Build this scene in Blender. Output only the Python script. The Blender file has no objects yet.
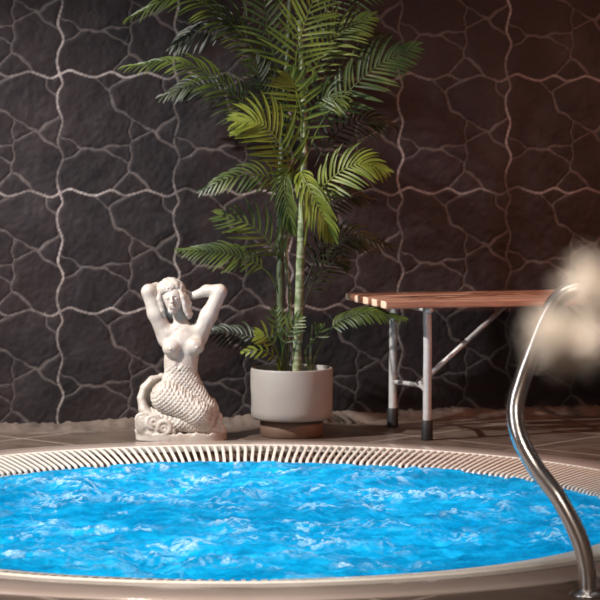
import bpy, bmesh, math, random
import numpy as np
from mathutils import Vector, Matrix
random.seed(7); rng = np.random.default_rng(11)
PI = math.pi
scene = bpy.context.scene
col = scene.collection
F = 2400.0; HC = 0.96; HY = 147.0           # focal length in px, camera height, horizon row
CAMLEVEL = 0.96

def tag(o, label=None, cat=None, group=None, kind=None):
    for k, v in (('label', label), ('category', cat), ('group', group), ('kind', kind)):
        if v: o[k] = v
    return o
def empty(name, loc=(0, 0, 0), rz=0):
    o = bpy.data.objects.new(name, None); col.objects.link(o)
    o.location = loc; o.rotation_euler = (0, 0, rz); o.empty_display_size = .05
    return o
def link_mesh(name, me, mat, parent=None, smooth=True):
    o = bpy.data.objects.new(name, me); col.objects.link(o)
    me.name = name
    if mat: me.materials.append(mat)
    if parent: o.parent = parent
    if smooth: me.polygons.foreach_set('use_smooth', [True]*len(me.polygons))
    return o
def from_bm(name, bm, mat, parent=None, smooth=True):
    bmesh.ops.recalc_face_normals(bm, faces=bm.faces)
    me = bpy.data.meshes.new(name); bm.to_mesh(me); bm.free()
    return link_mesh(name, me, mat, parent, smooth)
def from_np(name, V, Q, mat, parent=None, smooth=True):
    me = bpy.data.meshes.new(name)
    V = np.asarray(V, dtype=np.float32); Q = np.asarray(Q, dtype=np.int32)
    k = Q.shape[1]
    me.vertices.add(len(V)); me.vertices.foreach_set('co', V.ravel())
    me.loops.add(Q.size); me.loops.foreach_set('vertex_index', Q.ravel())
    me.polygons.add(len(Q))
    me.polygons.foreach_set('loop_start', np.arange(0, Q.size, k, dtype=np.int32))
    me.polygons.foreach_set('loop_total', np.full(len(Q), k, dtype=np.int32))
    me.update(calc_edges=True); me.validate()
    return link_mesh(name, me, mat, parent, smooth)
def attr(o, name, arr):
    a = o.data.attributes.new(name, 'FLOAT', 'POINT'); a.data.foreach_set('value', np.asarray(arr, np.float32))

# ------------------------------------------------------------------ materials
class NT:
    def __init__(s, name):
        s.m = bpy.data.materials.new(name); s.m.use_nodes = True
        s.t = s.m.node_tree; s.n = s.t.nodes; s.b = s.n['Principled BSDF']; s.out = s.n['Material Output']
    def new(s, ty, **kw):
        n = s.n.new(ty)
        for k, v in kw.items():
            if k in n.inputs: n.inputs[k].default_value = v
            else: setattr(n, k, v)
        return n
    def link(s, a, b): s.t.links.new(a, b)
    def noise(s, scale, detail=4, rough=.55, coord='Object', stretch=None):
        tc = s.new('ShaderNodeTexCoord'); src = tc.outputs[coord]
        if stretch:
            mp = s.new('ShaderNodeMapping'); mp.inputs['Scale'].default_value = stretch
            s.link(src, mp.inputs['Vector']); src = mp.outputs['Vector']
        n = s.new('ShaderNodeTexNoise'); n.inputs['Scale'].default_value = scale
        n.inputs['Detail'].default_value = detail; n.inputs['Roughness'].default_value = rough
        s.link(src, n.inputs['Vector']); return n.outputs['Fac']
    def ramp(s, fac, stops):
        r = s.new('ShaderNodeValToRGB'); e = r.color_ramp.elements
        while len(e) < len(stops): e.new(.5)
        for el, (p, c) in zip(e, stops): el.position = p; el.color = (*c, 1)
        s.link(fac, r.inputs['Fac']); return r.outputs['Color']
    def mix(s, fac, a, b):
        m = s.new('ShaderNodeMix', data_type='RGBA')
        if isinstance(fac, (int, float)): m.inputs[0].default_value = fac
        else: s.link(fac, m.inputs[0])
        for inp, v in ((m.inputs[6], a), (m.inputs[7], b)):
            if isinstance(v, tuple): inp.default_value = (*v, 1)
            else: s.link(v, inp)
        return m.outputs[2]
    def bump(s, h, strength=.3, dist=.01):
        b = s.new('ShaderNodeBump'); b.inputs['Strength'].default_value = strength
        b.inputs['Distance'].default_value = dist
        s.link(h, b.inputs['Height']); s.link(b.outputs['Normal'], s.b.inputs['Normal'])
    def attr(s, name):
        a = s.new('ShaderNodeAttribute', attribute_name=name); return a.outputs['Fac']
    def set(s, **kw):
        for k, v in kw.items():
            i = s.b.inputs[k.replace('_', ' ')]
            if isinstance(v, tuple) and len(v) == 3: v = (*v, 1)
            i.default_value = v
    def base(s, c): s.link(c, s.b.inputs['Base Color'])

def simple(name, c1, c2, scale=20, rough=.5, metal=0, bump=0, stretch=None, coat=0, spec=.5, dist=.004):
    t = NT(name); f = t.noise(scale, stretch=stretch)
    t.base(t.ramp(f, [(.3, c1), (.7, c2)])); t.set(Roughness=rough, Metallic=metal)
    t.b.inputs['Coat Weight'].default_value = coat; t.b.inputs['Specular IOR Level'].default_value = spec
    if bump: t.bump(f, bump, dist)
    return t.m

# stone wall
t = NT('stone_wall')
f1 = t.noise(5, 6, .6); f2 = t.noise(38, 6, .7); f3 = t.noise(1.6, 2)
stone = t.ramp(f1, [(.3, (.009, .0068, .0078)), (.52, (.019, .0142, .0155)), (.75, (.043, .034, .035))])
stone = t.mix(t.ramp(f3, [(.4, (0, 0, 0)), (.7, (.5, .5, .5))]), stone, (.030, .017, .018))
speck = t.ramp(t.noise(75, 3, .6), [(.70, (0, 0, 0)), (.80, (.35, .35, .35))])
stone = t.mix(speck, stone, (.13, .10, .09))
gro = t.ramp(f2, [(.3, (.075, .060, .058)), (.7, (.13, .107, .10))])
joi = t.ramp(f2, [(.3, (.26, .215, .20)), (.7, (.46, .39, .36))])
joi = t.mix(t.ramp(t.noise(2.6, 3), [(.42, (0, 0, 0)), (.62, (1, 1, 1))]), gro, joi)
c = t.mix(t.attr('grout'), stone, gro); c = t.mix(t.attr('joint'), c, joi)
t.base(c); t.set(Roughness=.62); t.b.inputs['Specular IOR Level'].default_value = .35
t.bump(f2, .35, .004); M_wall = t.m
# floor tiles
t = NT('floor_tile')
tc = t.new('ShaderNodeTexCoord'); mp = t.new('ShaderNodeMapping')
mp.inputs['Rotation'].default_value = (0, 0, math.radians(42)); mp.inputs['Location'].default_value = (0.02, -6.177+.4575*14, 0)
t.link(tc.outputs['Object'], mp.inputs['Vector'])
br = t.new('ShaderNodeTexBrick'); br.offset = 0; br.squash = 1
for k, v in (('Scale', 1), ('Mortar Size', .0045), ('Mortar Smooth', .2), ('Brick Width', .4575), ('Row Height', .4575), ('Bias', 0)): br.inputs[k].default_value = v
br.inputs['Color1'].default_value = (.0, .0, .0, 1); br.inputs['Color2'].default_value = (1, 1, 1, 1)
t.link(mp.outputs['Vector'], br.inputs['Vector'])
fa = t.noise(7, 6, .65); fb = t.noise(30, 4)
ca = t.ramp(fa, [(.3, (.07, .047, .036)), (.5, (.125, .088, .068)), (.75, (.20, .148, .118))])
ca = t.mix(t.ramp(br.outputs['Color'], [(0, (0, 0, 0)), (1, (.3, .3, .3))]), ca, (.105, .080, .068))
ca = t.mix(br.outputs['Fac'], ca, (.42, .34, .29))
t.base(ca); t.set(Roughness=.33); t.bump(fa, .25, .006); M_floor = t.m
M_mortar = simple('base_mortar', (.075, .055, .044), (.18, .135, .108), 16, .85, bump=.8, dist=.01)
M_plaster = simple('warm_plaster', (.26, .17, .125), (.32, .215, .165), 3, .8)
M_ceil = simple('ceiling_panel', (.42, .36, .32), (.48, .42, .37), 3, .8)
M_cream = simple('cream_plastic', (.76, .70, .62), (.84, .79, .71), 6, .32, coat=.2)
M_flange = simple('tub_acrylic', (.37, .29, .25), (.43, .345, .30), 3, .22, coat=.4)
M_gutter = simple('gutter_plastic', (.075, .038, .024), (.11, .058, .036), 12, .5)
M_groove = simple('groove_dark', (.05, .042, .038), (.08, .065, .06), 30, .6)
M_shell = simple('shell_acrylic', (.55, .75, .85), (.62, .8, .88), 4, .3)
M_steel = simple('polished_steel', (.80, .77, .74), (.86, .84, .82), 60, .24, metal=1)
M_alu = simple('painted_tube', (.50, .48, .46), (.64, .62, .60), 35, .38, metal=.25, bump=.1)
M_rubber = simple('black_rubber', (.008, .008, .009), (.018, .017, .018), 30, .55)
M_wood = simple('varnished_slat', (.36, .17, .105), (.58, .33, .23), 9, .38, stretch=(1.2, 14, 14), bump=.1, coat=.25)
M_endgrain = simple('slat_end_grain', (.72, .52, .36), (.85, .66, .48), 60, .6)
M_pot = simple('pot_resin', (.28, .25, .225), (.33, .30, .27), 8, .5, bump=.05)
M_potfoot = simple('pot_foot', (.11, .065, .042), (.155, .092, .062), 8, .6)
M_soil = simple('soil', (.02, .014, .01), (.07, .05, .035), 60, .9, bump=1, dist=.01)
# statue
t = NT('painted_stone')
fa = t.noise(55, 5, .6, coord='Object'); fb = t.noise(14, 4)
cs = t.mix(t.ramp(fa, [(.35, (0, 0, 0)), (.75, (.6, .6, .6))]), t.ramp(fb, [(.3, (.42, .36, .31)), (.7, (.58, .52, .46))]), (.68, .63, .57))
cs = t.mix(t.ramp(t.noise(9, 5, .7), [(.52, (0, 0, 0)), (.72, (.6, .6, .6))]), cs, (.30, .20, .145)); t.base(cs)
t.set(Roughness=.5); t.bump(fa, .25, .002); M_statue = t.m
# water
t = NT('bubbling_water')
fa = t.noise(40, 9, .75); fb = t.noise(150, 4, .7); fc = t.noise(8, 6, .65, stretch=(1, 2.2, 1))
deep = t.ramp(fc, [(.3, (.0, .19, .36)), (.5, (.003, .33, .56)), (.7, (.02, .52, .78))])
fo = t.attr('foam')
mul = t.new('ShaderNodeMath', operation='MULTIPLY'); t.link(fo, mul.inputs[0])
t.link(t.ramp(fb, [(.38, (.25, .25, .25)), (.62, (1, 1, 1))]), mul.inputs[1])
cc = t.mix(mul.outputs[0], deep, (.76, .78, .84))
t.base(cc); t.set(Roughness=.12, IOR=1.33)
b = t.new('ShaderNodeBump'); b.inputs['Strength'].default_value = .9; b.inputs['Distance'].default_value = .012
t.link(fa, b.inputs['Height']); t.link(b.outputs['Normal'], t.b.inputs['Normal'])
tr = t.new('ShaderNodeBsdfTranslucent'); t.link(cc, tr.inputs['Color']); t.link(b.outputs['Normal'], tr.inputs['Normal'])
ad = t.new('ShaderNodeMixShader'); ad.inputs[0].default_value = .35
t.link(t.b.outputs[0], ad.inputs[1]); t.link(tr.outputs[0], ad.inputs[2]); t.link(ad.outputs[0], t.out.inputs['Surface'])
M_water = t.m
# leaves
def leafmat(name, c1, c2, c3):
    t = NT(name); f = t.noise(9, 3)
    cc = t.ramp(f, [(.3, c1), (.5, c2), (.7, c3)]); t.base(cc); t.set(Roughness=.46)
    tr = t.new('ShaderNodeBsdfTranslucent'); t.link(cc, tr.inputs['Color'])
    ad = t.new('ShaderNodeMixShader'); ad.inputs[0].default_value = .3
    t.link(t.b.outputs[0], ad.inputs[1]); t.link(tr.outputs[0], ad.inputs[2]); t.link(ad.outputs[0], t.out.inputs['Surface'])
    return t.m
M_leafA = leafmat('leaf_lit_green', (.07, .10, .010), (.145, .185, .018), (.25, .28, .04))  # brighter yellow-green for fronds in the light, lighting painted into the colour
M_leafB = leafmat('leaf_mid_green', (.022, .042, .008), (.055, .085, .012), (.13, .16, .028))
M_leafC = leafmat('leaf_shaded_green', (.008, .015, .005), (.018, .028, .008), (.045, .06, .014))  # darker copy for rear and shadowed fronds, shade painted into the colour
t = NT('palm_cane')
f = t.noise(30, 4); w = t.new('ShaderNodeTexWave', wave_type='BANDS', bands_direction='Z'); w.inputs['Scale'].default_value = 5.5
w.inputs['Distortion'].default_value = 1.5; tc = t.new('ShaderNodeTexCoord'); t.link(tc.outputs['Object'], w.inputs['Vector'])
cc = t.mix(t.ramp(f, [(.4, (0, 0, 0)), (.65, (1, 1, 1))]), (.09, .13, .045), (.30, .33, .20))
cc = t.mix(t.ramp(w.outputs['Fac'], [(.9, (0, 0, 0)), (.97, (.5, .5, .5))]), cc, (.42, .42, .32))
t.base(cc); t.set(Roughness=.5); M_cane = t.m
t = NT('dark_cane'); f = t.noise(28, 4)
t.base(t.ramp(f, [(.35, (.03, .045, .02)), (.6, (.07, .09, .04)), (.75, (.30, .30, .22))])); t.set(Roughness=.55); M_cane2 = t.m
M_petal = simple('dried_petal', (.78, .70, .62), (.88, .82, .74), 60, .8)
M_stalk = simple('dried_stalk', (.30, .22, .12), (.40, .30, .18), 60, .8)

# ------------------------------------------------------------------ shape helpers
def lathe(bm, prof, seg=64, cx=0, cy=0, closed=False):
    rings = []
    for r, z in prof:
        rings.append([bm.verts.new((cx+r*math.cos(2*PI*k/seg), cy+r*math.sin(2*PI*k/seg), z)) for k in range(seg)])
    n = len(rings)
    for i in range(n if closed else n-1):
        a, b = rings[i], rings[(i+1) % n]
        for k in range(seg):
            bm.faces.new((a[k], a[(k+1) % seg], b[(k+1) % seg], b[k]))
    return rings
def catmull(P, n=8):
    P = [Vector(p) for p in P]; Q = [2*P[0]-P[1]]+P+[2*P[-1]-P[-2]]; out = []
    for i in range(1, len(Q)-2):
        a, b, c, d = Q[i-1:i+3]
        for k in range(n):
            s = k/n
            out.append(.5*((2*b)+(-a+c)*s+(2*a-5*b+4*c-d)*s*s+(-a+3*b-3*c+d)*s**3))
    out.append(P[-1].copy()); return out
def tube(bm, P, r, seg=12, caps=True):
    P = [Vector(p) for p in P]; n = len(P); rr = r if callable(r) else (lambda s: r)
    T = (P[1]-P[0]).normalized(); N = T.orthogonal().normalized(); rings = []
    for i in range(n):
        T2 = (P[min(i+1, n-1)]-P[max(i-1, 0)]).normalized()
        N = (N-T2*N.dot(T2)).normalized(); B = T2.cross(N); R = rr(i/(n-1))
        rings.append([bm.verts.new(P[i]+N*math.cos(2*PI*k/seg)*R+B*math.sin(2*PI*k/seg)*R) for k in range(seg)])
    for i in range(n-1):
        for k in range(seg):
            bm.faces.new((rings[i][k], rings[i][(k+1) % seg], rings[i+1][(k+1) % seg], rings[i+1][k]))
    if caps: bm.faces.new(rings[0][::-1]); bm.faces.new(rings[-1])
def box(bm, c, s, rz=0, bev=0):
    M = Matrix.Translation(c) @ Matrix.Rotation(rz, 4, 'Z') @ Matrix.Diagonal((*s, 1))
    r = bmesh.ops.create_cube(bm, size=1, matrix=M)
    if bev:
        es = list({e for v in r['verts'] for e in v.link_edges})
        bmesh.ops.bevel(bm, geom=es, offset=bev, segments=2, affect='EDGES', profile=.6)

def seg_dist(px, py, pts):
    d = np.full(px.shape, 1e9, np.float32)
    for (ax, ay), (bx, by) in zip(pts[:-1], pts[1:]):
        vx, vy = bx-ax, by-ay; L = vx*vx+vy*vy+1e-9
        s = np.clip(((px-ax)*vx+(py-ay)*vy)/L, 0, 1)
        d = np.minimum(d, np.hypot(px-ax-s*vx, py-ay-s*vy))
    return d
def vnoise(x, y, seed=0):
    r = np.random.default_rng(seed).random((256, 256)).astype(np.float32)
    xi = np.floor(x).astype(int); yi = np.floor(y).astype(int); fx = x-xi; fy = y-yi
    fx = fx*fx*fx*(fx*(fx*6-15)+10); fy = fy*fy*fy*(fy*(fy*6-15)+10)
    g = lambda a, b: r[a % 256, b % 256]
    return (g(xi, yi)*(1-fx)+g(xi+1, yi)*fx)*(1-fy)+(g(xi, yi+1)*(1-fx)+g(xi+1, yi+1)*fx)*fy
def fbm(x, y, sc, oct=4, seed=0, gain=.5):
    s = 0; a = 1; t = 0
    for o in range(oct):
        s = s+a*vnoise(x*sc+o*17.3, y*sc+o*9.1, seed+o); t += a; a *= gain; sc *= 2.03
    return s/t

# ------------------------------------------------------------------ wall
WA = math.atan(.268)
WDIR = Vector((math.cos(WA), math.sin(WA), 0)); WN = Vector((math.sin(WA), -math.cos(WA), 0))
W0 = Vector((0, 8.36, 0))
TL = .403; N = 96
def catmull2(P, n=4):
    Q = [(2*P[0][0]-P[1][0], 2*P[0][1]-P[1][1])]+P+[(2*P[-1][0]-P[-2][0], 2*P[-1][1]-P[-2][1])]; out = []
    for i in range(1, len(Q)-2):
        for k in range(n):
            t_ = k/n; w = (-.5*t_+t_*t_-.5*t_**3, 1-2.5*t_*t_+1.5*t_**3, .5*t_+2*t_*t_-1.5*t_**3, -.5*t_*t_+.5*t_**3)
            out.append(tuple(sum(w[m]*Q[i-1+m][c] for m in range(4)) for c in (0, 1)))
    return out+[P[-1]]
polys = [  # traced in a 492 x 515 cell starting at (28,40)
 [(170,48),(190,75),(228,98)], [(232,95),(242,80),(285,65),(330,47)], [(232,95),(238,125),(247,152),(270,190),(325,228)],
 [(325,228),(370,252),(420,285),(432,295)], [(432,295),(470,255),(517,215)], [(432,295),(460,325),(507,348)],
 [(325,228),(321,280),(332,325)], [(332,325),(370,303),(415,291),(432,295)], [(332,325),(325,380),(314,440),(318,460)],
 [(28,305),(75,335),(120,360),(160,356),(205,362),(260,350),(330,345)], [(205,362),(240,385),(312,415)],
 [(42,420),(90,392),(125,362)], [(318,460),(290,490),(258,522),(255,545)], [(318,460),(360,485),(385,510),(408,545)],
 [(455,42),(465,85),(490,120),(515,142)]]
polys = [[((x-28)/492, (y-40)/515) for x, y in p] for p in polys]
hj = [(0,-.004),(.085,-.035),(.165,-.01),(.29,.018),(.38,-.008),(.45,-.025),(.55,.018),(.645,.003),(.735,-.022),(.82,-.002),(.92,.028),(1,-.004)]
vj = [(0,0),(.02,.078),(-.016,.155),(-.016,.27),(.02,.385),(0,.485),(-.014,.58),(.028,.70),(-.012,.81),(-.02,.91),(0,1)]
hj = [(a, b*1.1) for a, b in catmull2(hj)]; vj = [(a*1.12, b) for a, b in catmull2(vj)]
u, v = np.meshgrid(np.arange(N)/N, np.arange(N)/N)           # v downwards
wob = .010
uu = u+wob*(np.sin(2*PI*(3*v+u))+.6*np.sin(2*PI*(7*v-2*u)+1)); vv = v+wob*(np.sin(2*PI*(3*u+v)+2)+.6*np.sin(2*PI*(6*u+3*v)))
di = np.full(u.shape, 9., np.float32)
for p in polys:
    di = np.minimum(di, seg_dist(uu, vv, p))
dj = np.full(u.shape, 9., np.float32)
for k in (0, 1):
    dj = np.minimum(dj, seg_dist(u, v, [(a, b+k) for a, b in hj])); dj = np.minimum(dj, seg_dist(u, v, [(a+k, b) for a, b in vj]))
wi = .0068+.003*np.sin(2*PI*(2*u+v)); wj = .0074
sm = lambda a, b, x: np.clip((x-a)/(b-a), 0, 1)**2*(3-2*np.clip((x-a)/(b-a), 0, 1))
gro = 1-sm(wi*.75, wi*1.7, di); joi = 1-sm(wj*.7, wj*1.55, dj)
d = np.minimum(di-wi, dj-wj)
height = -.0026*(1-sm(-.004, .016, d))+.0026*joi+.0008*gro
NX, NZ = 13, 6            # tiles along and up
ts0 = -6; W_, H_ = NX*N+1, NZ*N+1
I, J = np.meshgrid(np.arange(W_), np.arange(H_))
base = (60-300)/F*8.145/math.cos(WA)            # joint nearest pixel column 60
S = base+(ts0+2+I/N)*TL; Z = NZ*TL-.004-J/N*TL
S = S-0*S
rough = fbm(S+20, Z+20, 9, 5, 3)-.5; rough2 = fbm(S+5, Z+5, 60, 3, 9)-.5
depth = height[J % N, I % N]+rough*.010+rough2*.0030
P = W0.x+WDIR.x*S+WN.x*depth, W0.y+WDIR.y*S+WN.y*depth, Z
idx = (J*W_+I)
Q = np.stack([idx[1:, :-1], idx[1:, 1:], idx[:-1, 1:], idx[:-1, :-1]], -1).reshape(-1, 4)
wall = from_np('wall_back', np.stack(P, -1).reshape(-1, 3), Q, M_wall)
attr(wall, 'grout', gro[J % N, I % N].ravel()); attr(wall, 'joint', joi[J % N, I % N].ravel())
tag(wall, kind='structure')
S0, S1 = float(S.min()), float(S.max())
# ragged mortar skirting at the foot of the wall
n = 460; m = 8; V = []
for i in range(n):
    s = S0+(S1-S0)*i/(n-1)
    hgt = .014+.030*float(fbm(np.array([s+30.]), np.array([1.]), 7, 4, 5)[0])+.01*random.random()
    wd = .055+.05*float(fbm(np.array([s+50.]), np.array([3.]), 4, 3, 6)[0])
    for k in range(m):
        q = k/(m-1)
        dd = .004+wd*q; hh = hgt*(1-q)**1.6-.003*(q == 1)+.002*random.random()*(0 < q < 1)
        p = W0+WDIR*s+WN*dd; V.append((p.x, p.y, hh if k else hgt))
    p = W0+WDIR*s-WN*.02; V[-m] = (p.x, p.y, hgt)
Q = [(i*m+k, i*m+k+1, (i+1)*m+k+1, (i+1)*m+k) for i in range(n-1) for k in range(m-1)]
tag(from_np('trim_1', V, Q, M_mortar), kind='structure')

# ------------------------------------------------------------------ floor with the round opening
TC = Vector((-.16, 6.43)); RO = 1.37
a0 = W0+WDIR*S0; a1 = W0+WDIR*S1
outer = [Vector((a0.x, a0.y)), Vector((a1.x, a1.y)), Vector((a1.x, -.6)), Vector((a0.x, -.6))]
def hit(ang):
    dx, dy = math.cos(ang), math.sin(ang); best = 9e9
    for i in range(4):
        A, B = outer[i]-TC, outer[(i+1) % 4]-TC; e = B-A
        den = dx*e.y-dy*e.x
        if abs(den) < 1e-9: continue
        tt = (A.x*e.y-A.y*e.x)/den; ss = (A.x*dy-A.y*dx)/den
        if tt > 0 and -1e-6 <= ss <= 1+1e-6: best = min(best, tt)
    return best
angs = sorted([2*PI*k/192 for k in range(192)]+[math.atan2((o-TC).y, (o-TC).x) % (2*PI) for o in outer])
bm = bmesh.new(); A = []; B = []; A2 = []
for a in angs:
    r = hit(a); dx, dy = math.cos(a), math.sin(a)
    A.append(bm.verts.new((TC.x+dx*(RO-.02), TC.y+dy*(RO-.02), 0))); B.append(bm.verts.new((TC.x+dx*r, TC.y+dy*r, 0)))
    A2.append(bm.verts.new((TC.x+dx*(RO-.02), TC.y+dy*(RO-.02), -.12)))
for i in range(len(angs)):
    j = (i+1) % len(angs)
    bm.faces.new((A[i], A[j], B[j], B[i])); bm.faces.new((A2[i], A2[j], A[j], A[i]))
tag(from_bm('floor', bm, M_floor, smooth=False), kind='structure')

# the rest of the room: plain plastered side walls, rear wall and ceiling
RH = NZ*TL-.004
def quad(name, pts, m):
    bm = bmesh.new(); bm.faces.new([bm.verts.new(p) for p in pts]); tag(from_bm(name, bm, m, smooth=False), kind='structure')
quad('wall_left', [(a0.x, a0.y, 0), (a0.x, -.6, 0), (a0.x, -.6, RH), (a0.x, a0.y, RH)], M_plaster)
quad('wall_right', [(a1.x, a1.y, 0), (a1.x, a1.y, RH), (a1.x, -.6, RH), (a1.x, -.6, 0)], M_plaster)
quad('wall_front', [(a0.x, -.6, 0), (a1.x, -.6, 0), (a1.x, -.6, RH), (a0.x, -.6, RH)], M_plaster)
quad('ceiling', [(a0.x, a0.y, RH), (a0.x, -.6, RH), (a1.x, -.6, RH), (a1.x, a1.y, RH)], M_ceil)
# ------------------------------------------------------------------ whirlpool tub
tub = tag(empty('whirlpool_tub', (TC.x, TC.y, 0)), 'round sunken whirlpool tub with a cream slatted overflow ring and beige rim', 'whirlpool')
bm = bmesh.new()
lathe(bm, [(1.212, -.03), (1.212, .008), (1.222, .0125), (1.30, .0125), (1.345, .010), (1.362, .006), (1.37, .0005), (1.352, -.004), (1.25, -.004), (1.25, -.03)], 256, closed=True)
from_bm('rim', bm, M_flange, tub)
bm = bmesh.new()
lathe(bm, [(1.2105, -.02), (1.2105, .0095), (1.216, .0095), (1.216, -.02)], 256, closed=True)
from_bm('groove_ring', bm, M_groove, tub)  # dark ring filling the groove between lip and rim
# grate: a solid lip and slats on a falling curve
bm = bmesh.new()
lathe(bm, [(1.198, -.006), (1.1975, .0115), (1.200, .0142), (1.206, .0142), (1.2095, .0105), (1.2095, -.012)], 256, closed=True)
prof = catmull([(1.200, .0135, 0), (1.172, .0122, 0), (1.125, .0045, 0), (1.075, -.0055, 0), (1.044, -.013, 0), (1.036, -.024, 0)], 3)
NS = 304
for k in range(NS):
    a = 2*PI*(k+.5)/NS; ca, sa = math.cos(a), math.sin(a); rows = []
    for i, p in enumerate(prof):
        q = prof[min(i+1, len(prof)-1)]-prof[max(i-1, 0)]; q.normalize(); nr, nz = q.y, -q.x    # outward normal (up / inward)
        if nz < 0: nr, nz = -nr, -nz
        row = []
        for off, w in ((0, .0036), (.0016, .0058), (-0.0, .0064), (-.012, .0058)):
            pass
        for sx, off in ((-.0040, -.0065), (-.0050, -.0012), (-.0036, 0), (.0036, 0), (.0050, -.0012), (.0040, -.0065)):
            r = p.x+nr*off; z = p.y+nz*off
            row.append(bm.verts.new((r*ca-sx*sa, r*sa+sx*ca, z)))
        rows.append(row)
    for i in range(len(rows)-1):
        for j in range(5): bm.faces.new((rows[i][j], rows[i][j+1], rows[i+1][j+1], rows[i+1][j]))
    bm.faces.new(rows[-1]); bm.faces.new(rows[0][::-1])
gr = from_bm('overflow_grate', bm, M_cream, tub, smooth=False)
bm = bmesh.new()
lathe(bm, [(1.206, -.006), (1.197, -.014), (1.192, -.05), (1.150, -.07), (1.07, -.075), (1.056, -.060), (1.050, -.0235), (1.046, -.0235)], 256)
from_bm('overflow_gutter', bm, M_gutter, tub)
bm = bmesh.new()
lathe(bm, [(1.050, -.025), (1.0455, -.0245), (1.044, -.06), (1.04, -.10), (1.06, -.40), (.80, -.45), (.76, -.50), (.70, -.85), (.0005, -.88)], 128)
from_bm('shell', bm, M_shell, tub)

# water
RW = 1.044; n = 600
g = np.linspace(-RW, RW, n); X, Y = np.meshgrid(g, g); R = np.hypot(X, Y)
# square to disc mapping keeps a regular grid inside the circle
m_ = np.maximum(np.abs(X), np.abs(Y)); sc = np.where(R > 1e-6, m_/np.maximum(R, 1e-6), 1)
q = m_/RW; sc = 1+(sc-1)*q**3; X = X*sc; Y = Y*sc; R = np.hypot(X, Y); X = np.where(R > RW, X*RW/R, X); Y = np.where(R > RW, Y*RW/R, Y)
x_ = X+10; y_ = Y+10
wx = fbm(x_, y_, 3, 3, 41)-.5; wy = fbm(x_, y_, 3, 3, 51)-.5
a = fbm(x_+wx*.35, y_+wy*.35, 4.5, 3, 1)-.5
rid = 1-np.abs(2*fbm(x_+wx*.2, y_+wy*.2, 9, 4, 61)-1)*2.2
rid2 = 1-np.abs(2*fbm(x_+wx*.15, y_+wy*.15, 24, 3, 71)-1)*2.2
H = a*.050+rid*.009+rid2*.0045+(fbm(x_, y_, 60, 2, 81)-.5)*.008
foam = np.zeros_like(H)
jets = []
rj = random.Random(5)
for k in range(210):
    if k < 14: ang = 2*PI*k/14+rj.uniform(-.15, .15); rr = rj.uniform(.86, .97)
    else: ang = rj.uniform(0, 2*PI); rr = .93*math.sqrt(rj.random())
    jets.append((rr*math.cos(ang), rr*math.sin(ang), rj.uniform(.018, .055), rj.uniform(.25, 1)))
lump = fbm(x_, y_, 62, 3, 91)
for jx, jy, js, ja in jets:
    dd = np.hypot((X-jx)+wx*.12, (Y-jy)+wy*.12)/js
    e = np.exp(-dd**2)
    H += e*.010*ja*(.3+1.2*lump); foam += e*ja*1.15
foam = np.clip(foam*1.2*np.clip((lump-.47)*5.5, 0, 1.1)+np.clip((rid-.80)*2.2, 0, 1)*np.clip((fbm(x_, y_, 3.4, 2, 33)-.5)*4, 0, .55), 0, 1)
edge = np.clip((R-.97)/.07, 0, 1)
H = H*(1-.55*edge)
Zw = -.024+H
idx = np.arange(n*n).reshape(n, n)
Q = np.stack([idx[:-1, :-1], idx[:-1, 1:], idx[1:, 1:], idx[1:, :-1]], -1).reshape(-1, 4)
water = from_np('whirlpool_water', np.stack([X, Y, Zw], -1).reshape(-1, 3), Q, M_water)
water.location = (TC.x, TC.y, 0); attr(water, 'foam', foam.ravel())
tag(water, 'bright blue churning water with white bubbles filling the round tub', 'water', kind='stuff')

# ------------------------------------------------------------------ steel handrail
def at(px, py, y): return Vector(((px-300)/F*y, y, HC-(py-HY)/F*y))
pp = [(588,596,5.14),(587,570,5.14),(579,538,5.15),(559,499,5.17),(536,468,5.2),(520,438,5.22),(515.5,408,5.24),(523,378,5.25),(533,350,5.25),(543,324,5.25),(555,303,5.25),(567,292,5.25),(582,288.5,5.25),(604,291,5.25),(626,305,5.25),(640,335,5.25),(647,380,5.25),(650,450,5.25),(650,520,5.25)]
P = [at(*p) for p in pp]; P[0].z = 0.002; P.append(Vector((P[-1].x, 5.25, .002)))
root = tag(empty('grab_rail', (P[0].x, P[0].y, 0)), 'polished steel tube handrail curving up beside the tub rim', 'handrail')
P = [p-root.location for p in P]
bm = bmesh.new(); tube(bm, catmull(P, 10), .0190, 32); from_bm('rail_tube', bm, M_steel, root)
for p in (P[0], P[-1]):
    bm = bmesh.new(); lathe(bm, [(.0185, .014), (.026, .012), (.040, .005), (.042, .001), (.0185, .001)], 40, p.x, p.y, closed=True)
    from_bm('floor_flange', bm, M_steel, root)
    # a small cap screw on each flange
# ------------------------------------------------------------------ bench
BF = Vector((.416, 7.86, 0)); across = -WN    # from front leg to the rear leg
bench = tag(empty('bench', BF+across*.19, WA), 'low slatted bench with reddish wood seat and grey tube legs by the stone wall', 'bench')
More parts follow.
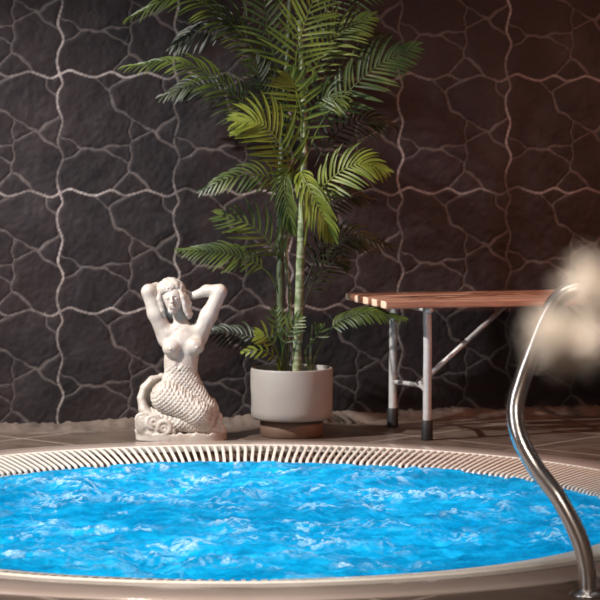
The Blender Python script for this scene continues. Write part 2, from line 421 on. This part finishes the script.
# local: x along the wall, y away from the camera; legs at y = -.19 and +.19, x = 0 and L
L = .92; ST = .46
for k in range(5):
    y = -.205+k*.1025
    bm = bmesh.new(); box(bm, ((L/2), y, ST-.0125), (L+.31, .060, .025), bev=.005)
    bm.faces.ensure_lookup_table()
    o = from_bm('slat', bm, M_wood, bench, smooth=False)
    o.data.materials.append(M_endgrain)
    for p in o.data.polygons:
        if abs(p.normal.x) > .95: p.material_index = 1
for xe, sg in ((0, 1), (L, -1)):
    bm = bmesh.new()
    tube(bm, [(xe, -.23, ST-.033), (xe, .23, ST-.033)], .0085, 12)
    from_bm('seat_bearer', bm, M_alu, bench)
    for y in (-.19, .19):
        s = 1 if y > 0 else -1
        bm = bmesh.new()
        tube(bm, catmull([(xe+sg*.0, y-s*.004, ST-.026), (xe+sg*.002, y-s*.004, ST-.06), (xe+.002, y, .30), (xe+.001, y, .18), (xe, y, .01)], 6), lambda q: .0105+.0035*min(1, q*6), 20)
        leg = from_bm('leg', bm, M_alu, bench)
        bm = bmesh.new(); lathe(bm, [(.0005, .0005), (.0185, .0005), (.0195, .005), (.0185, .062), (.0165, .066), (.0141, .066)], 28, xe, y)
        from_bm('rubber_foot', bm, M_rubber, leg)
    bm = bmesh.new(); tube(bm, catmull([(xe, -.19, .155), (xe+sg*.02, -.10, .158), (xe+sg*.035, 0, .160), (xe+sg*.02, .10, .158), (xe, .19, .155)], 5), .008, 12)
    from_bm('crossbar', bm, M_alu, bench)
    bm = bmesh.new(); tube(bm, [(xe+sg*.03, 0, .160), (xe+sg*.35, 0, ST-.03)], .0085, 12)
    from_bm('brace', bm, M_alu, bench)

# ------------------------------------------------------------------ potted palm
PC = Vector((-.028, 7.985, 0))
palm = tag(empty('potted_palm', PC), 'tall green feathery palm in a grey round pot between the mermaid statue and bench', 'potted plant')
bm = bmesh.new()
lathe(bm, [(.0005, .056), (.108, .056), (.126, .058), (.1335, .066), (.136, .085), (.137, .222), (.1355, .2265), (.130, .2265), (.128, .222), (.126, .20), (.0005, .19)], 96)
pot = from_bm('pot', bm, M_pot, palm)
bm = bmesh.new(); lathe(bm, [(.0005, .0005), (.100, .0005), (.104, .004), (.105, .056), (.09, .059), (.0005, .059)], 80)
from_bm('foot', bm, M_potfoot, pot)
bm = bmesh.new(); rr = random.Random(2)
rings = lathe(bm, [(.0005, .206), (.03, .207), (.06, .204), (.09, .206), (.1275, .203)], 60)
for ring in rings:
    for v_ in ring: v_.co.z += rr.uniform(-.003, .004)
from_bm('soil', bm, M_soil, palm)
def lp(px, py, dy=0):                   # local point of the palm at its own depth offset
    return at(px, py, PC.y+dy)-PC
def cane(pts, r0, r1, mat, nodes=9):
    bm = bmesh.new(); C_ = catmull(pts, 14); L_ = len(C_)
    tube(bm, C_, lambda q: (r0+(r1-r0)*q)*(1+.10*max(0, math.cos(q*nodes*2*PI))**8), 18)
    from_bm('stem', bm, mat, palm)
cane([(-.0+lp(297, 385).x, -.02, .2)]+[lp(*p) for p in ((297, 360, -.02), (298.5, 320, -.03), (300, 270, -.03), (302, 215, -.03), (304, 160, -.02), (303, 90, -.01), (300, 20, 0))], .0165, .009, M_cane)
cane([(lp(281, 385).x, .03, .2)]+[lp(*p) for p in ((281, 360, .03), (280.5, 310, .035), (280, 250, .04), (280, 200, .04), (283, 130, .04), (288, 50, .04), (292, -40, .03))], .0135, .009, M_cane2)
cane([(lp(288, 385).x, .06, .2)]+[lp(*p) for p in ((287, 360, .06), (290, 300, .07), (286, 255, .07), (290, 215, .07), (287, 160, .06), (285, 90, .05))], .0065, .005, M_cane, 14)
cane([(lp(310, 385).x, .01, .2)]+[lp(*p) for p in ((310, 360, .01), (311, 340, .01), (312, 325, .0))], .005, .003, M_cane, 3)
camdir = Vector((0, -1, .05))
def frond(pts, Ll, mat, npair=24, face=.8, up=.45, ang=62, droop=.35, wid=.0062, seed=0, start=.22, rach=.0032, asym=1.0, cup=.15):
    rd = random.Random(seed*13+1)
    C_ = catmull([lp(*p) for p in pts], 16); n = len(C_); wid *= .66; npair = int(npair*.80)
    bm = bmesh.new(); tube(bm, C_, lambda q: rach*(1-.8*q), 6)
    Nf = Vector((0, -1, 0))*face+Vector((0, 0, 1))*up
    for i in range(npair):
        q = start+(1-start)*(i/(npair-1))**.95
        f = q*(n-1); k = min(int(f), n-2); p0 = C_[k].lerp(C_[k+1], f-k)
        T = (C_[min(k+2, n-1)]-C_[max(k-1, 0)]).normalized()
        Nn = (Nf-T*Nf.dot(T)).normalized(); Sd = T.cross(Nn).normalized()
        rel = (q-start)/(1-start)
        ln = Ll*(.50+.62*math.sin(PI*min(1, rel*.9+.12)))*(1-.30*rel**2)
        for sgn in (-1, 1):
            a = math.radians(ang*(1-.55*rel**1.5)+rd.uniform(-6, 6))
            D = (T*math.cos(a)+Sd*sgn*math.sin(a)+Nn*(cup+rd.uniform(-.12, .12))).normalized()
            l = ln*rd.uniform(.86, 1.08)*(asym if sgn > 0 else 1)
            p = p0.copy(); rows = []; seg = 8; w = wid*rd.uniform(.85, 1.15)
            dv = D.copy()
            Wd = (T-dv*T.dot(dv)).normalized()
            for s in range(seg+1):
                qq = s/seg
                ww = w*(math.sin(PI*min(1, qq*.86+.12)))**.8*(1 if qq < 1 else .05)
                Wd = (Wd-dv*Wd.dot(dv)).normalized(); up2 = dv.cross(Wd)
                rows.append([bm.verts.new(p+Wd*ww), bm.verts.new(p-up2*sgn*ww*.35), bm.verts.new(p-Wd*ww)])
                dv = (dv+Vector((0, 0, -1))*(droop+.12)*(1.8/seg)*(.5+qq)+T*(.05+.07*qq)-Nn*.03).normalized()
                p = p+dv*(l/seg)
            for s in range(seg):
                for j in (0, 1): bm.faces.new((rows[s][j], rows[s][j+1], rows[s+1][j+1], rows[s+1][j]))
    me = bpy.data.meshes.new('frond'); bm.to_mesh(me); bm.free()
    return link_mesh('frond', me, mat, palm, True)
A_, B_, C__ = M_leafA, M_leafB, M_leafC
FR = [
 # left side
 dict(pts=[(290,180,0),(262,128,-.05),(225,86,-.08),(180,62,-.09),(128,66,-.08)], Ll=.115, mat=B_, npair=36, droop=.5, face=.6, up=.8, ang=55),
 dict(pts=[(288,110,.02),(262,62,0),(225,18,-.03),(180,-4,-.05),(132,16,-.05)], Ll=.125, mat=B_, npair=34, droop=.6, face=.5, up=.8, ang=55),
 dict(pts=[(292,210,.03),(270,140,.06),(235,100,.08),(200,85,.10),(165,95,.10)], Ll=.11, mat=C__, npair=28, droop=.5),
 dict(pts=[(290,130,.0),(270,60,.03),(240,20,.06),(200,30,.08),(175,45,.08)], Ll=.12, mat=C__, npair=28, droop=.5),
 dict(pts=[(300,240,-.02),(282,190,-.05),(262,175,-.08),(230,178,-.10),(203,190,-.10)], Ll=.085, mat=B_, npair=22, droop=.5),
 dict(pts=[(283,262,.02),(274,248,-.01),(252,226,-.04),(222,216,-.05)], Ll=.125, mat=B_, npair=15, face=1, up=.2, ang=58, droop=.12, start=.18, wid=.0072),
 dict(pts=[(281,300,.03),(270,275,.02),(245,258,.0),(215,252,-.02),(182,250,-.03)], Ll=.085, mat=B_, npair=26, face=.7, up=.5, droop=.5, start=.35),
 dict(pts=[(284,365,.02),(268,345,.04),(240,334,.08),(205,330,.10)], Ll=.08, mat=C__, npair=20, droop=.5, start=.3),
 # centre
 dict(pts=[(304,235,-.03),(300,190,-.08),(284,150,-.13),(262,124,-.16),(238,122,-.17)], Ll=.13, mat=A_, npair=26, face=1, up=.35, ang=60, droop=.25, start=.35, wid=.0078),
 dict(pts=[(300,170,-.04),(302,120,-.10),(296,90,-.13),(290,76,-.15)], Ll=.12, mat=A_, npair=18, face=1, up=.2, ang=75, droop=.35, start=.2, wid=.0075),
 dict(pts=[(304,200,-.05),(300,172,-.14),(308,186,-.20),(322,214,-.22),(332,236,-.21)], Ll=.10, mat=A_, npair=24, face=1, up=.3, ang=48, droop=.35, start=.3, wid=.0072),
 dict(pts=[(300,190,-.05),(292,170,-.13),(285,180,-.18),(287,205,-.19),(292,228,-.18)], Ll=.09, mat=B_, npair=22, face=1, up=.2, ang=50, droop=.4, start=.3, wid=.007),
 dict(pts=[(304,250,-.03),(312,205,-.08),(332,178,-.12),(358,164,-.14),(384,170,-.14)], Ll=.11, mat=A_, npair=24, face=.9, up=.55, ang=58, droop=.45, start=.32, wid=.0068),
 dict(pts=[(298,120,-.03),(296,60,-.08),(306,20,-.11),(322,-20,-.12)], Ll=.14, mat=A_, npair=24, face=1, up=.2, ang=68, droop=.4, start=.12, wid=.0075),
 dict(pts=[(292,140,-.0),(280,80,-.05),(268,30,-.08),(262,-20,-.10)], Ll=.13, mat=B_, npair=24, face=1, up=.2, ang=65, droop=.5, start=.15, wid=.007),
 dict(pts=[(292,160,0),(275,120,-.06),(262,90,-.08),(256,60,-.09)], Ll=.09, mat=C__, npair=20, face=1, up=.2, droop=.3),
 # right side
 dict(pts=[(303,165,0),(322,122,-.03),(350,90,-.06),(380,64,-.08),(413,48,-.09)], Ll=.125, mat=B_, npair=28, face=1, up=.3, ang=62, droop=.30, start=.28, wid=.0075),
 dict(pts=[(300,110,0),(318,62,-.04),(340,34,-.07),(368,18,-.09)], Ll=.12, mat=A_, npair=22, face=1, up=.35, ang=55, droop=.4, start=.25),
 dict(pts=[(300,80,.0),(320,20,-.02),(355,-15,-.05),(398,-22,-.06)], Ll=.13, mat=B_, npair=26, face=.8, up=.5, droop=.6),
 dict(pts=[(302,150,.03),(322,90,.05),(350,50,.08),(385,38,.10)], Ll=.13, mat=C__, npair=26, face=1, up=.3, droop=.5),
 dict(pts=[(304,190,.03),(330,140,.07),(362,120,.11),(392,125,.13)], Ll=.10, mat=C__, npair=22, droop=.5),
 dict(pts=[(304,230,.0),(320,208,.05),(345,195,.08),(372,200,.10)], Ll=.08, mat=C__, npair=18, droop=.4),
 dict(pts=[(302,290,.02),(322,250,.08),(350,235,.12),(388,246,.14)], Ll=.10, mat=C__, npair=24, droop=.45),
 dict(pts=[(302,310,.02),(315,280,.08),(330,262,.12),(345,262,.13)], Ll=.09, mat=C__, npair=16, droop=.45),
 dict(pts=[(302,150,-.02),(312,110,-.08),(328,96,-.12),(340,104,-.13)], Ll=.10, mat=B_, npair=18, face=1, up=.2, droop=.4),
 dict(pts=[(311,375,0),(318,350,-.02),(338,322,-.05),(368,312,-.08),(402,318,-.10)], Ll=.070, mat=B_, npair=28, face=.6, up=.8, ang=58, droop=.55, start=.45),
 # sprouts in the pot
 dict(pts=[(281,372,-.03),(277,352,-.05),(268,338,-.07),(258,334,-.08)], Ll=.055, mat=A_, npair=8, droop=.2, start=.5),
 dict(pts=[(282,372,-.03),(283,350,-.05),(290,330,-.06),(300,318,-.07)], Ll=.06, mat=B_, npair=9, droop=.2, start=.45),
 dict(pts=[(280,372,-.03),(275,358,-.06),(262,350,-.09),(244,352,-.10)], Ll=.045, mat=A_, npair=8, droop=.3, start=.4),
 dict(pts=[(283,372,-.02),(282,345,-.03),(278,325,-.04),(276,310,-.05)], Ll=.05, mat=B_, npair=8, droop=.1, start=.5),
 dict(pts=[(309,372,-.02),(306,350,-.03),(318,335,-.04),(320,326,-.05)], Ll=.04, mat=B_, npair=7, droop=.1, start=.5),
]
for i, d_ in enumerate(FR): frond(seed=i, **d_)

# ------------------------------------------------------------------ mermaid statue (signed distances + surface nets)
class Field:
    def __init__(s, lo, hi, h):
        s.lo = np.array(lo, float); s.h = h; s.n = np.ceil((np.array(hi)-s.lo)/h).astype(int)+1
        s.ax = [(s.lo[i]+np.arange(s.n[i])*h).astype(np.float32) for i in range(3)]
        s.D = np.full(s.n, 30, np.float32)
    def region(s, lo, hi, pad):
        a = [max(0, int((lo[i]-pad-s.lo[i])/s.h)) for i in range(3)]; b = [min(int(s.n[i]), int((hi[i]+pad-s.lo[i])/s.h)+2) for i in range(3)]
        sl = tuple(slice(a[i], b[i]) for i in range(3))
        g = np.meshgrid(*[s.ax[i][sl[i]] for i in range(3)], indexing='ij'); return sl, g
    def comb(s, sl, d, k, sub=False):
        D = s.D[sl]
        if sub:
            h = np.clip(.5-.5*(D+d)/k, 0, 1); s.D[sl] = D*(1-h)-d*h+k*h*(1-h)
        else:
            h = np.clip(.5+.5*(D-d)/k, 0, 1); s.D[sl] = D*(1-h)+d*h-k*h*(1-h)
    def cone(s, a, b, r1, r2, k=3, ys=1., sub=False):
        a = np.array(a, float); b = np.array(b, float); R = max(r1, r2)*max(1, ys)
        sl, (x, y, z) = s.region(np.minimum(a, b), np.maximum(a, b), R+k+3)
        v = b-a; L = v@v+1e-9
        t = np.clip(((x-a[0])*v[0]+(y-a[1])*v[1]+(z-a[2])*v[2])/L, 0, 1)
        d = np.sqrt((x-a[0]-t*v[0])**2+((y-a[1]-t*v[1])/ys)**2+(z-a[2]-t*v[2])**2)-(r1+(r2-r1)*t)
        s.comb(sl, d*min(1, ys), k, sub)
    def ell(s, c, r, k=3, rot=None, sub=False):
        c = np.array(c, float); R = max(r)
        sl, (x, y, z) = s.region(c, c, R+k+3)
        x = x-c[0]; y = y-c[1]; z = z-c[2]
        if rot is not None:
            m = np.array(rot.transposed()); x, y, z = (m[i][0]*x+m[i][1]*y+m[i][2]*z for i in range(3))
        q = np.sqrt((x/r[0])**2+(y/r[1])**2+(z/r[2])**2); g = np.sqrt((x/r[0]**2)**2+(y/r[1]**2)**2+(z/r[2]**2)**2)+1e-6
        s.comb(sl, q*(q-1)/g, k, sub)
    def chain(s, pts, rs, k=2, ys=1.):
        for i in range(len(pts)-1): s.cone(pts[i], pts[i+1], rs[i], rs[i+1], k, ys)
    def torus(s, c, R, r, k=1, arc=None):
        n = 14; a0, a1 = arc or (0, 2*PI)
        P = [(c[0]+R*math.cos(a0+(a1-a0)*i/n), c[1], c[2]+R*math.sin(a0+(a1-a0)*i/n)) for i in range(n+1)]
        s.chain(P, [r]*(n+1), k)
    def mesh(s):
        D = s.D; I = D < 0; n = D.shape
        c = [I[a:n[0]-1+a, b:n[1]-1+b, e:n[2]-1+e] for a in (0, 1) for b in (0, 1) for e in (0, 1)]
        cnt = sum(q.astype(np.int8) for q in c); mixd = (cnt > 0) & (cnt < 8)
        ids = np.full(mixd.shape, -1, np.int64); cells = np.argwhere(mixd); ids[mixd] = np.arange(len(cells))
        acc = np.zeros((len(cells), 3)); num = np.zeros(len(cells))
        cor = [(a, b, e) for a in (0, 1) for b in (0, 1) for e in (0, 1)]
        for A in cor:
            for B in cor:
                if sum(B)-sum(A) == 1 and all(B[i] >= A[i] for i in range(3)):
                    va = D[tuple((cells+A).T)]; vb = D[tuple((cells+B).T)]; cr = (va < 0) != (vb < 0)
                    t = np.where(cr, va/(va-vb+1e-12), 0)
                    p = np.array(A)+t[:, None]*(np.array(B)-np.array(A)); acc += p*cr[:, None]; num += cr
        V = s.lo+(cells+acc/num[:, None])*s.h
        Q = []
        for ax in range(3):
            o1, o2 = [(1, 2), (2, 0), (0, 1)][ax]
            sa = [slice(1, n[i]-1) for i in range(3)]; sa[ax] = slice(0, n[ax]-1); sb = list(sa); sb[ax] = slice(1, n[ax])
            a = I[tuple(sa)]; b = I[tuple(sb)]; e = np.argwhere(a != b)
            off = np.array([1, 1, 1]); off[ax] = 0; e = e+off; ins = I[tuple(e.T)]
            d1 = np.zeros(3, int); d1[o1] = 1; d2 = np.zeros(3, int); d2[o2] = 1
            q = np.stack([ids[tuple((e-d1-d2).T)], ids[tuple((e-d2).T)], ids[tuple(e.T)], ids[tuple((e-d1).T)]], 1)
            q[~ins] = q[~ins][:, ::-1]; Q.append(q)
        return V, np.concatenate(Q)
SC = .00328
SP = Vector((-.392, 7.892, 0))
statue = tag(empty('mermaid_statue', SP), 'cream stone mermaid statue kneeling with both arms raised behind her head', 'statue')
def rx(a): return Matrix.Rotation(math.radians(a), 3, 'X')
def ryz(ax, a): return Matrix.Rotation(math.radians(a), 3, ax)
def body_field():
    f = Field((-50, -34, 4), (54, 32, 168), .68)
    f.cone((0, 1, 62), (0, 1, 76), 15.5, 14.5, 4, .70)      # waist
    f.cone((0, 1, 76), (2, 2, 96), 15.5, 19.5, 5, .62)      # ribs
    f.cone((-14, 3, 104), (17, 3, 105), 8, 8, 5, .9)        # shoulders
    f.ell((-9, -8.5, 92), (9, 8, 8.6), 3.5); f.ell((15, -8, 93.5), (9, 8, 8.6), 3.5)
    f.ell((-9.5, -16.8, 91.5), (1.2, 1.2, 1.2), .8); f.ell((17, -16.2, 93), (1.2, 1.2, 1.2), .8)
    f.ell((0, -9.5, 69), (1.1, 2, 1.5), 1, sub=True)
    f.cone((-2, -10, 74), (-1, -11, 88), 1.2, 1.2, 3, sub=True)
    f.cone((2, 3, 108), (-3, 2, 127), 7.2, 6.4, 5)          # neck
    f.cone((-4, -3, 112), (-13, -4, 106), 2, 2, 3); f.cone((5, -3, 112), (15, -4, 108), 2, 2, 3)
    R = ryz('Y', -16) @ rx(20)
    f.ell((-7, -1, 141), (10.5, 12, 13.5), 2, R)            # skull
    f.cone((-8, -8.5, 129.5), (-7, -6, 134), 4.6, 6.5, 3)   # chin and jaw
    f.cone((-8.6, -13.5, 143.5), (-8.2, -15.8, 138.2), 1.0, 2.0, 1.2)  # nose
    f.ell((-12.6, -12.8, 142.2), (2.5, 1.9, 1.7), 1, sub=True); f.ell((-3.9, -13.2, 142), (2.5, 1.9, 1.7), 1, sub=True)
    f.ell((-12.4, -11.8, 141.8), (1.7, 1.3, 1.1), .5); f.ell((-4.1, -12.2, 141.6), (1.7, 1.3, 1.1), .5)
    f.cone((-10.5, -13.2, 134.4), (-5.6, -13.2, 134.2), 1.2, 1.2, .8)
    f.cone((-9.8, -13.0, 132.4), (-6.0, -13.0, 132.2), 1.3, 1.3, .8)
    # raised arms
    f.cone((-14, 3, 100), (-25, 0, 126), 8.6, 8.0, 5); f.cone((-25, 0, 126), (-32, -2, 147.5), 8.0, 7.0, 4)
    f.cone((-32, -2, 148), (-25, 10, 150), 7.0, 6, 3); f.cone((-25, 10, 150), (-14, 16, 149), 5.6, 3.8, 3)
    f.cone((17, 3, 102), (28, 0, 124), 9.2, 8.2, 5); f.cone((28, 0, 124), (39.5, -2, 147), 8.0, 6.8, 4)
    f.cone((39, -2, 149), (26, 2, 148.5), 6.4, 5.6, 3); f.cone((26, 2, 148.5), (12, 6, 143), 5.4, 3.8, 3)
    for (wx_, wy_, wz_), dr in (((-14, 16, 149), 1), ((12, 6, 143), -1)):   # hands and fingers
        f.ell((wx_+dr*4, wy_+.5, wz_+.5), (5, 2.4, 4), 1.5)
        for q in range(4):
            b0 = (wx_+dr*7, wy_, wz_+3-q*2.0); b1 = (wx_+dr*(11-abs(q-1.2)*.6), wy_-.5, wz_+3.4-q*2.1); b2 = (wx_+dr*(14-abs(q-1.2)*.9), wy_-1.8, wz_+3.2-q*2.1)
            f.cone(b0, b1, 1.15, 1.05, .5); f.cone(b1, b2, 1.05, .9, .4)
        f.cone((wx_+dr*3, wy_-1, wz_+3), (wx_+dr*7, wy_-3.0, wz_+6.2), 1.3, 1.0, .8)
    # hips and folded tail
    f.ell((0, 3, 54), (20, 15, 16), 5)
    f.cone((8, 2, 50), (25, -4, 30), 14, 10.5, 3); f.cone((25, -4, 30), (28, -2, 14), 10, 9, 3)
    f.cone((-13, -7, 43), (19, -17, 27), 16.5, 12.5, 1.6)
    f.cone((19, -17, 27), (24, -15, 20), 12.5, 10.5, 3)
    f.cone((24, -13, 15), (0, -13, 17), 9, 8.5, 1.5); f.cone((0, -13, 17), (-22, -7, 21), 8.5, 7.5, 2)
    f.cone((-22, -7, 21), (-32, 2, 26), 7.5, 6, 3)
    return f
f = body_field(); V, Q = f.mesh()
x, y, z = V.T
me_scale = np.clip((73-z+3.5*np.cos((x+1)*.11)+1.5*np.sin(x*.9))/5, 0, 1)*np.clip((z-8)/3, 0, 1)
def vnormals(V, Q):
    n = np.zeros_like(V); fn = np.cross(V[Q[:, 2]]-V[Q[:, 0]], V[Q[:, 3]]-V[Q[:, 1]])
    for k in range(4): np.add.at(n, Q[:, k], fn)
    return n/(np.linalg.norm(n, axis=1)[:, None]+1e-9)
Nn = vnormals(V, Q)
p1 = x*1.0+z*.9-y*.5; p2 = x*1.0-z*.9+y*.5; per = 4.5
sca = np.minimum(np.abs(np.sin(PI*p1/per)), np.abs(np.sin(PI*p2/per)))**.6
V2 = V+Nn*((sca-.6)*1.7*me_scale)[:, None]
body = from_np('body', V2*SC, Q, M_statue, statue)
# hair: a cap with rolled curls and falling strands
f = Field((-34, -24, 112), (26, 28, 168), .75); rh = random.Random(4)
f.ell((-10, 3, 145), (12.5, 12.5, 13), 2)
for q in range(210):
    a = rh.uniform(-PI, PI); e = rh.uniform(.25, 1.45)
    cx_, cy_, cz_ = -10+12.2*math.cos(a)*math.cos(e), 2+12.5*math.sin(a)*math.cos(e), 146+12.5*math.sin(e)
    f.torus((cx_, cy_-.5, cz_), rh.uniform(1.5, 2.6), 1.15, .6)
for q, (x0, y0) in enumerate(((1, -8), (3, -5), (4, -1), (4, 4), (2, 9))):
    pts = [(x0-3, y0+3, 150), (x0+1, y0, 143), (x0+3+math.sin(q)*1.5, y0, 136), (x0+4-math.sin(q), y0+1, 129), (x0+6, y0+1, 125), (x0+6+math.cos(q), y0+2, 121)]
    f.chain(pts, [2.6, 2.8, 2.6, 2.4, 2.0, 1.0], 1)
for q, (x0, y0) in enumerate(((-20, -6), (-22, -1), (-22, 5))):
    pts = [(x0, y0+1, 148), (x0-1.5, y0, 141), (x0+.5, y0, 135), (x0+2, y0, 129), (x0+4, y0+1, 124)]
    f.chain(pts, [2.6, 2.6, 2.4, 2.1, 1.2], 1)
f.ell((-10, 9, 134), (11, 8, 16), 3)
# hollow for the face
f.ell((-8.5, -13, 136.5), (9, 9.5, 9.0), 1, sub=True)
V, Q = f.mesh(); from_np('hair', V*SC, Q, M_statue, statue)
# tail fin sweeping up behind the hip
f = Field((-54, -16, 6), (4, 30, 76), .7)
arc = [(-20, -6, 18), (-30, -4, 21), (-37, -1, 30), (-39.5, 2, 41), (-36.8, 4, 51), (-29.5, 7, 58.5), (-20, 10, 62), (-12, 12, 60)]
f.chain(arc, [7, 6.6, 5.2, 4.3, 4.0, 3.6, 3, 2.4], 1.5, 1.5)
f.ell((-24, 13, 40), (17, 4, 21), 3)
V, Q = f.mesh(); x, y, z = V.T
rad = np.hypot(x+14, z-36); Nn = vnormals(V, Q)
V = V+Nn*(.42*np.sin(rad*2.3)*np.clip((y-4)/5, .0, 1))[:, None]
from_np('tail_fin', V*SC, Q, M_statue, statue)
# plinth with scrolling waves
f = Field((-52, -36, -2), (54, 36, 46), .8)
sl, (x, y, z) = f.region((-50, -30, 0), (50, 30, 13), 6)
qx = np.abs(x-.5)/45.5; qy = np.abs(y)/28.; rr_ = (qx**2.7+qy**2.7)**(1/2.7)
wav = 1.2*np.sin(x*.35+y*.2)+.8*np.sin(x*.8+1)
d_ = np.maximum((rr_-1)*28, np.maximum(z-8.0-wav*.6, .3-z)); f.comb(sl, d_, 4)
f.ell((-22, -4, 11), (23, 20, 9), 4); f.ell((32, -2, 10), (12, 16, 9), 4)
for c_, R_, r_, arc_ in (((-37.5, -21, 22), 5.2, 2.0, (-.5, 4.6)), ((-37.5, -22, 22), 2.0, 1.5, None), ((-25.5, -24, 19.5), 6.2, 2.2, (-.8, 4.4)), ((-25.5, -25, 19.5), 2.6, 1.6, None), ((-15, -26, 14.5), 6.0, 2.3, (-1.2, 3.4)), ((-15.5, -26, 13.5), 2.5, 1.7, None), ((-9.5, -25, 9.5), 4, 2, (0, 3.0))):
    f.torus(c_, R_, r_, .8, arc_)
f.ell((-36, -16, 17), (9, 8, 11), 2); f.ell((-24, -17, 13), (11, 8, 10), 2)
for c_ in ((38, -8, 17), (38, 0, 22), (34, 6, 30), (41, -12, 11), (34, 9, 25), (31, 8, 36)): f.ell(c_, (4, 4, 5), 4)
V, Q = f.mesh(); from_np('plinth', V*SC, Q, M_statue, statue)

# ------------------------------------------------------------------ dried flower close to the camera
FB = Vector((.205, 1.10, 0))
fl = tag(empty('dried_flower', FB), 'blurred cream dried flower head at the right edge in front of the handrail', 'flower')
heads = [(Vector((.1195, 1.09, .8730)), .0165), (Vector((.1390, 1.11, .8910)), .0200)]
rf = random.Random(9)
for c_, r_ in heads:
    bm = bmesh.new()
    pts = catmull([FB+Vector((0, 0, .20)), Vector((.195, 1.10, .50)), Vector((.180, 1.10, .76)), Vector((.160, c_.y, .850)), c_], 8)
    tube(bm, [p-FB for p in pts], lambda q: .0012*(1-.5*q), 8); stem = from_bm('stem', bm, M_stalk, fl)
    bm = bmesh.new()
    for q in range(105):
        dv = Vector((rf.gauss(0, 1), rf.gauss(0, 1), rf.gauss(0, 1))).normalized()
        a_ = c_-FB+dv*r_*.15; W = dv.orthogonal().normalized()*r_*.13; l = r_*rf.uniform(.65, 1.1)
        vs = [a_-W*.3, a_+dv*l*.5-W, a_+dv*l, a_+dv*l*.5+W, a_+W*.3]
        bm.faces.new([bm.verts.new(v_) for v_ in vs])
    bmesh.ops.solidify(bm, geom=bm.faces[:], thickness=.0003)
    from_bm('blossom', bm, M_petal, fl, smooth=False)
bm = bmesh.new(); lathe(bm, [(.0005, .0005), (.05, .0005), (.06, .02), (.068, .10), (.05, .20), (.022, .27), (.02, .33), (.027, .36), (.024, .36), (.017, .33), (.018, .27), (.045, .19), (.0005, .03)], 48)
from_bm('vase', bm, M_pot, fl)

# ------------------------------------------------------------------ light
def spot(name, loc, target, power, size, blend, color, rad):
    l = bpy.data.lights.new(name, 'SPOT'); l.energy = power; l.spot_size = math.radians(size); l.spot_blend = blend
    l.color = color; l.shadow_soft_size = rad
    o = bpy.data.objects.new(name, l); col.objects.link(o); o.location = loc
    o.rotation_euler = (Vector(target)-Vector(loc)).to_track_quat('-Z', 'Y').to_euler(); return o
def area(name, loc, target, power, sx, sy, color):
    l = bpy.data.lights.new(name, 'AREA'); l.energy = power; l.shape = 'RECTANGLE'; l.size = sx; l.size_y = sy; l.color = color
    o = bpy.data.objects.new(name, l); col.objects.link(o); o.location = loc
    o.rotation_euler = (Vector(target)-Vector(loc)).to_track_quat('-Z', 'Y').to_euler(); return o
spot('overhead_spot', (-1.95, 6.75, 2.1), (-.2, 7.8, .3), 560, 64, 1, (1, .96, .93), .03)
spot('overhead_spot', (-1.2, 3.2, 2.3), (-.60, 5.15, 0), 460, 44, 1, (1, .92, .84), .05)
area('left_softbox', (a0.x+.05, 4.2, 1.3), (0, 6.6, .2), 24, 1.0, 1.5, (.95, .95, 1))  # softbox added at the left wall for the rail highlight; no window here
area('overhead_fill', (.1, 4.6, RH-.03), (.1, 5.4, 0), 11, 1.2, .6, (1, .92, .84))  # added fill, set nearer to brighten the tub's near rim
area('overhead_fill', (.6, .9, RH-.03), (.1, 1.2, 0), 60, .9, .6, (1, .88, .78))  # added above the camera to brighten the flower and the rail reflections
spot('overhead_spot', (-.30, .50, RH-.05), (.125, 1.10, .88), 190, 24, 1, (1, .92, .84), .05)  # added narrow spot that only brightens the dried flower
spot('warm_wall_lamp', (2.3, 6.6, 1.5), (1.0, 8.3, .2), 80, 110, 1, (1, .33, .17), .08)
for k in range(6):
    a = 2*PI*k/6+.4
    l = bpy.data.lights.new('underwater_lamp', 'POINT'); l.energy = 6; l.color = (.50, .92, 1); l.shadow_soft_size = .10
    o = bpy.data.objects.new('underwater_lamp', l); col.objects.link(o); o.location = (TC.x+.62*math.cos(a), TC.y+.62*math.sin(a), -.36)
w = bpy.data.worlds.new('world'); scene.world = w; w.use_nodes = True
w.node_tree.nodes['Background'].inputs['Color'].default_value = (.6, .48, .42, 1)
w.node_tree.nodes['Background'].inputs['Strength'].default_value = .05

# ------------------------------------------------------------------ camera
cd = bpy.data.cameras.new('camera'); cam = bpy.data.objects.new('camera', cd); col.objects.link(cam)
cam.location = (0, 0, HC); cam.rotation_euler = (PI/2, 0, 0)
cd.sensor_width = 36; cd.lens = F/600*36; cd.shift_y = -(300-HY)/600; cd.clip_start = .05; cd.clip_end = 60
cd.dof.use_dof = True; cd.dof.focus_distance = 6.7; cd.dof.aperture_fstop = 8.0
scene.camera = cam
vs = scene.view_settings
vs.view_transform = 'Standard'; vs.look = 'None'; vs.exposure = 0.08; vs.gamma = 1; vs.use_curve_mapping = False
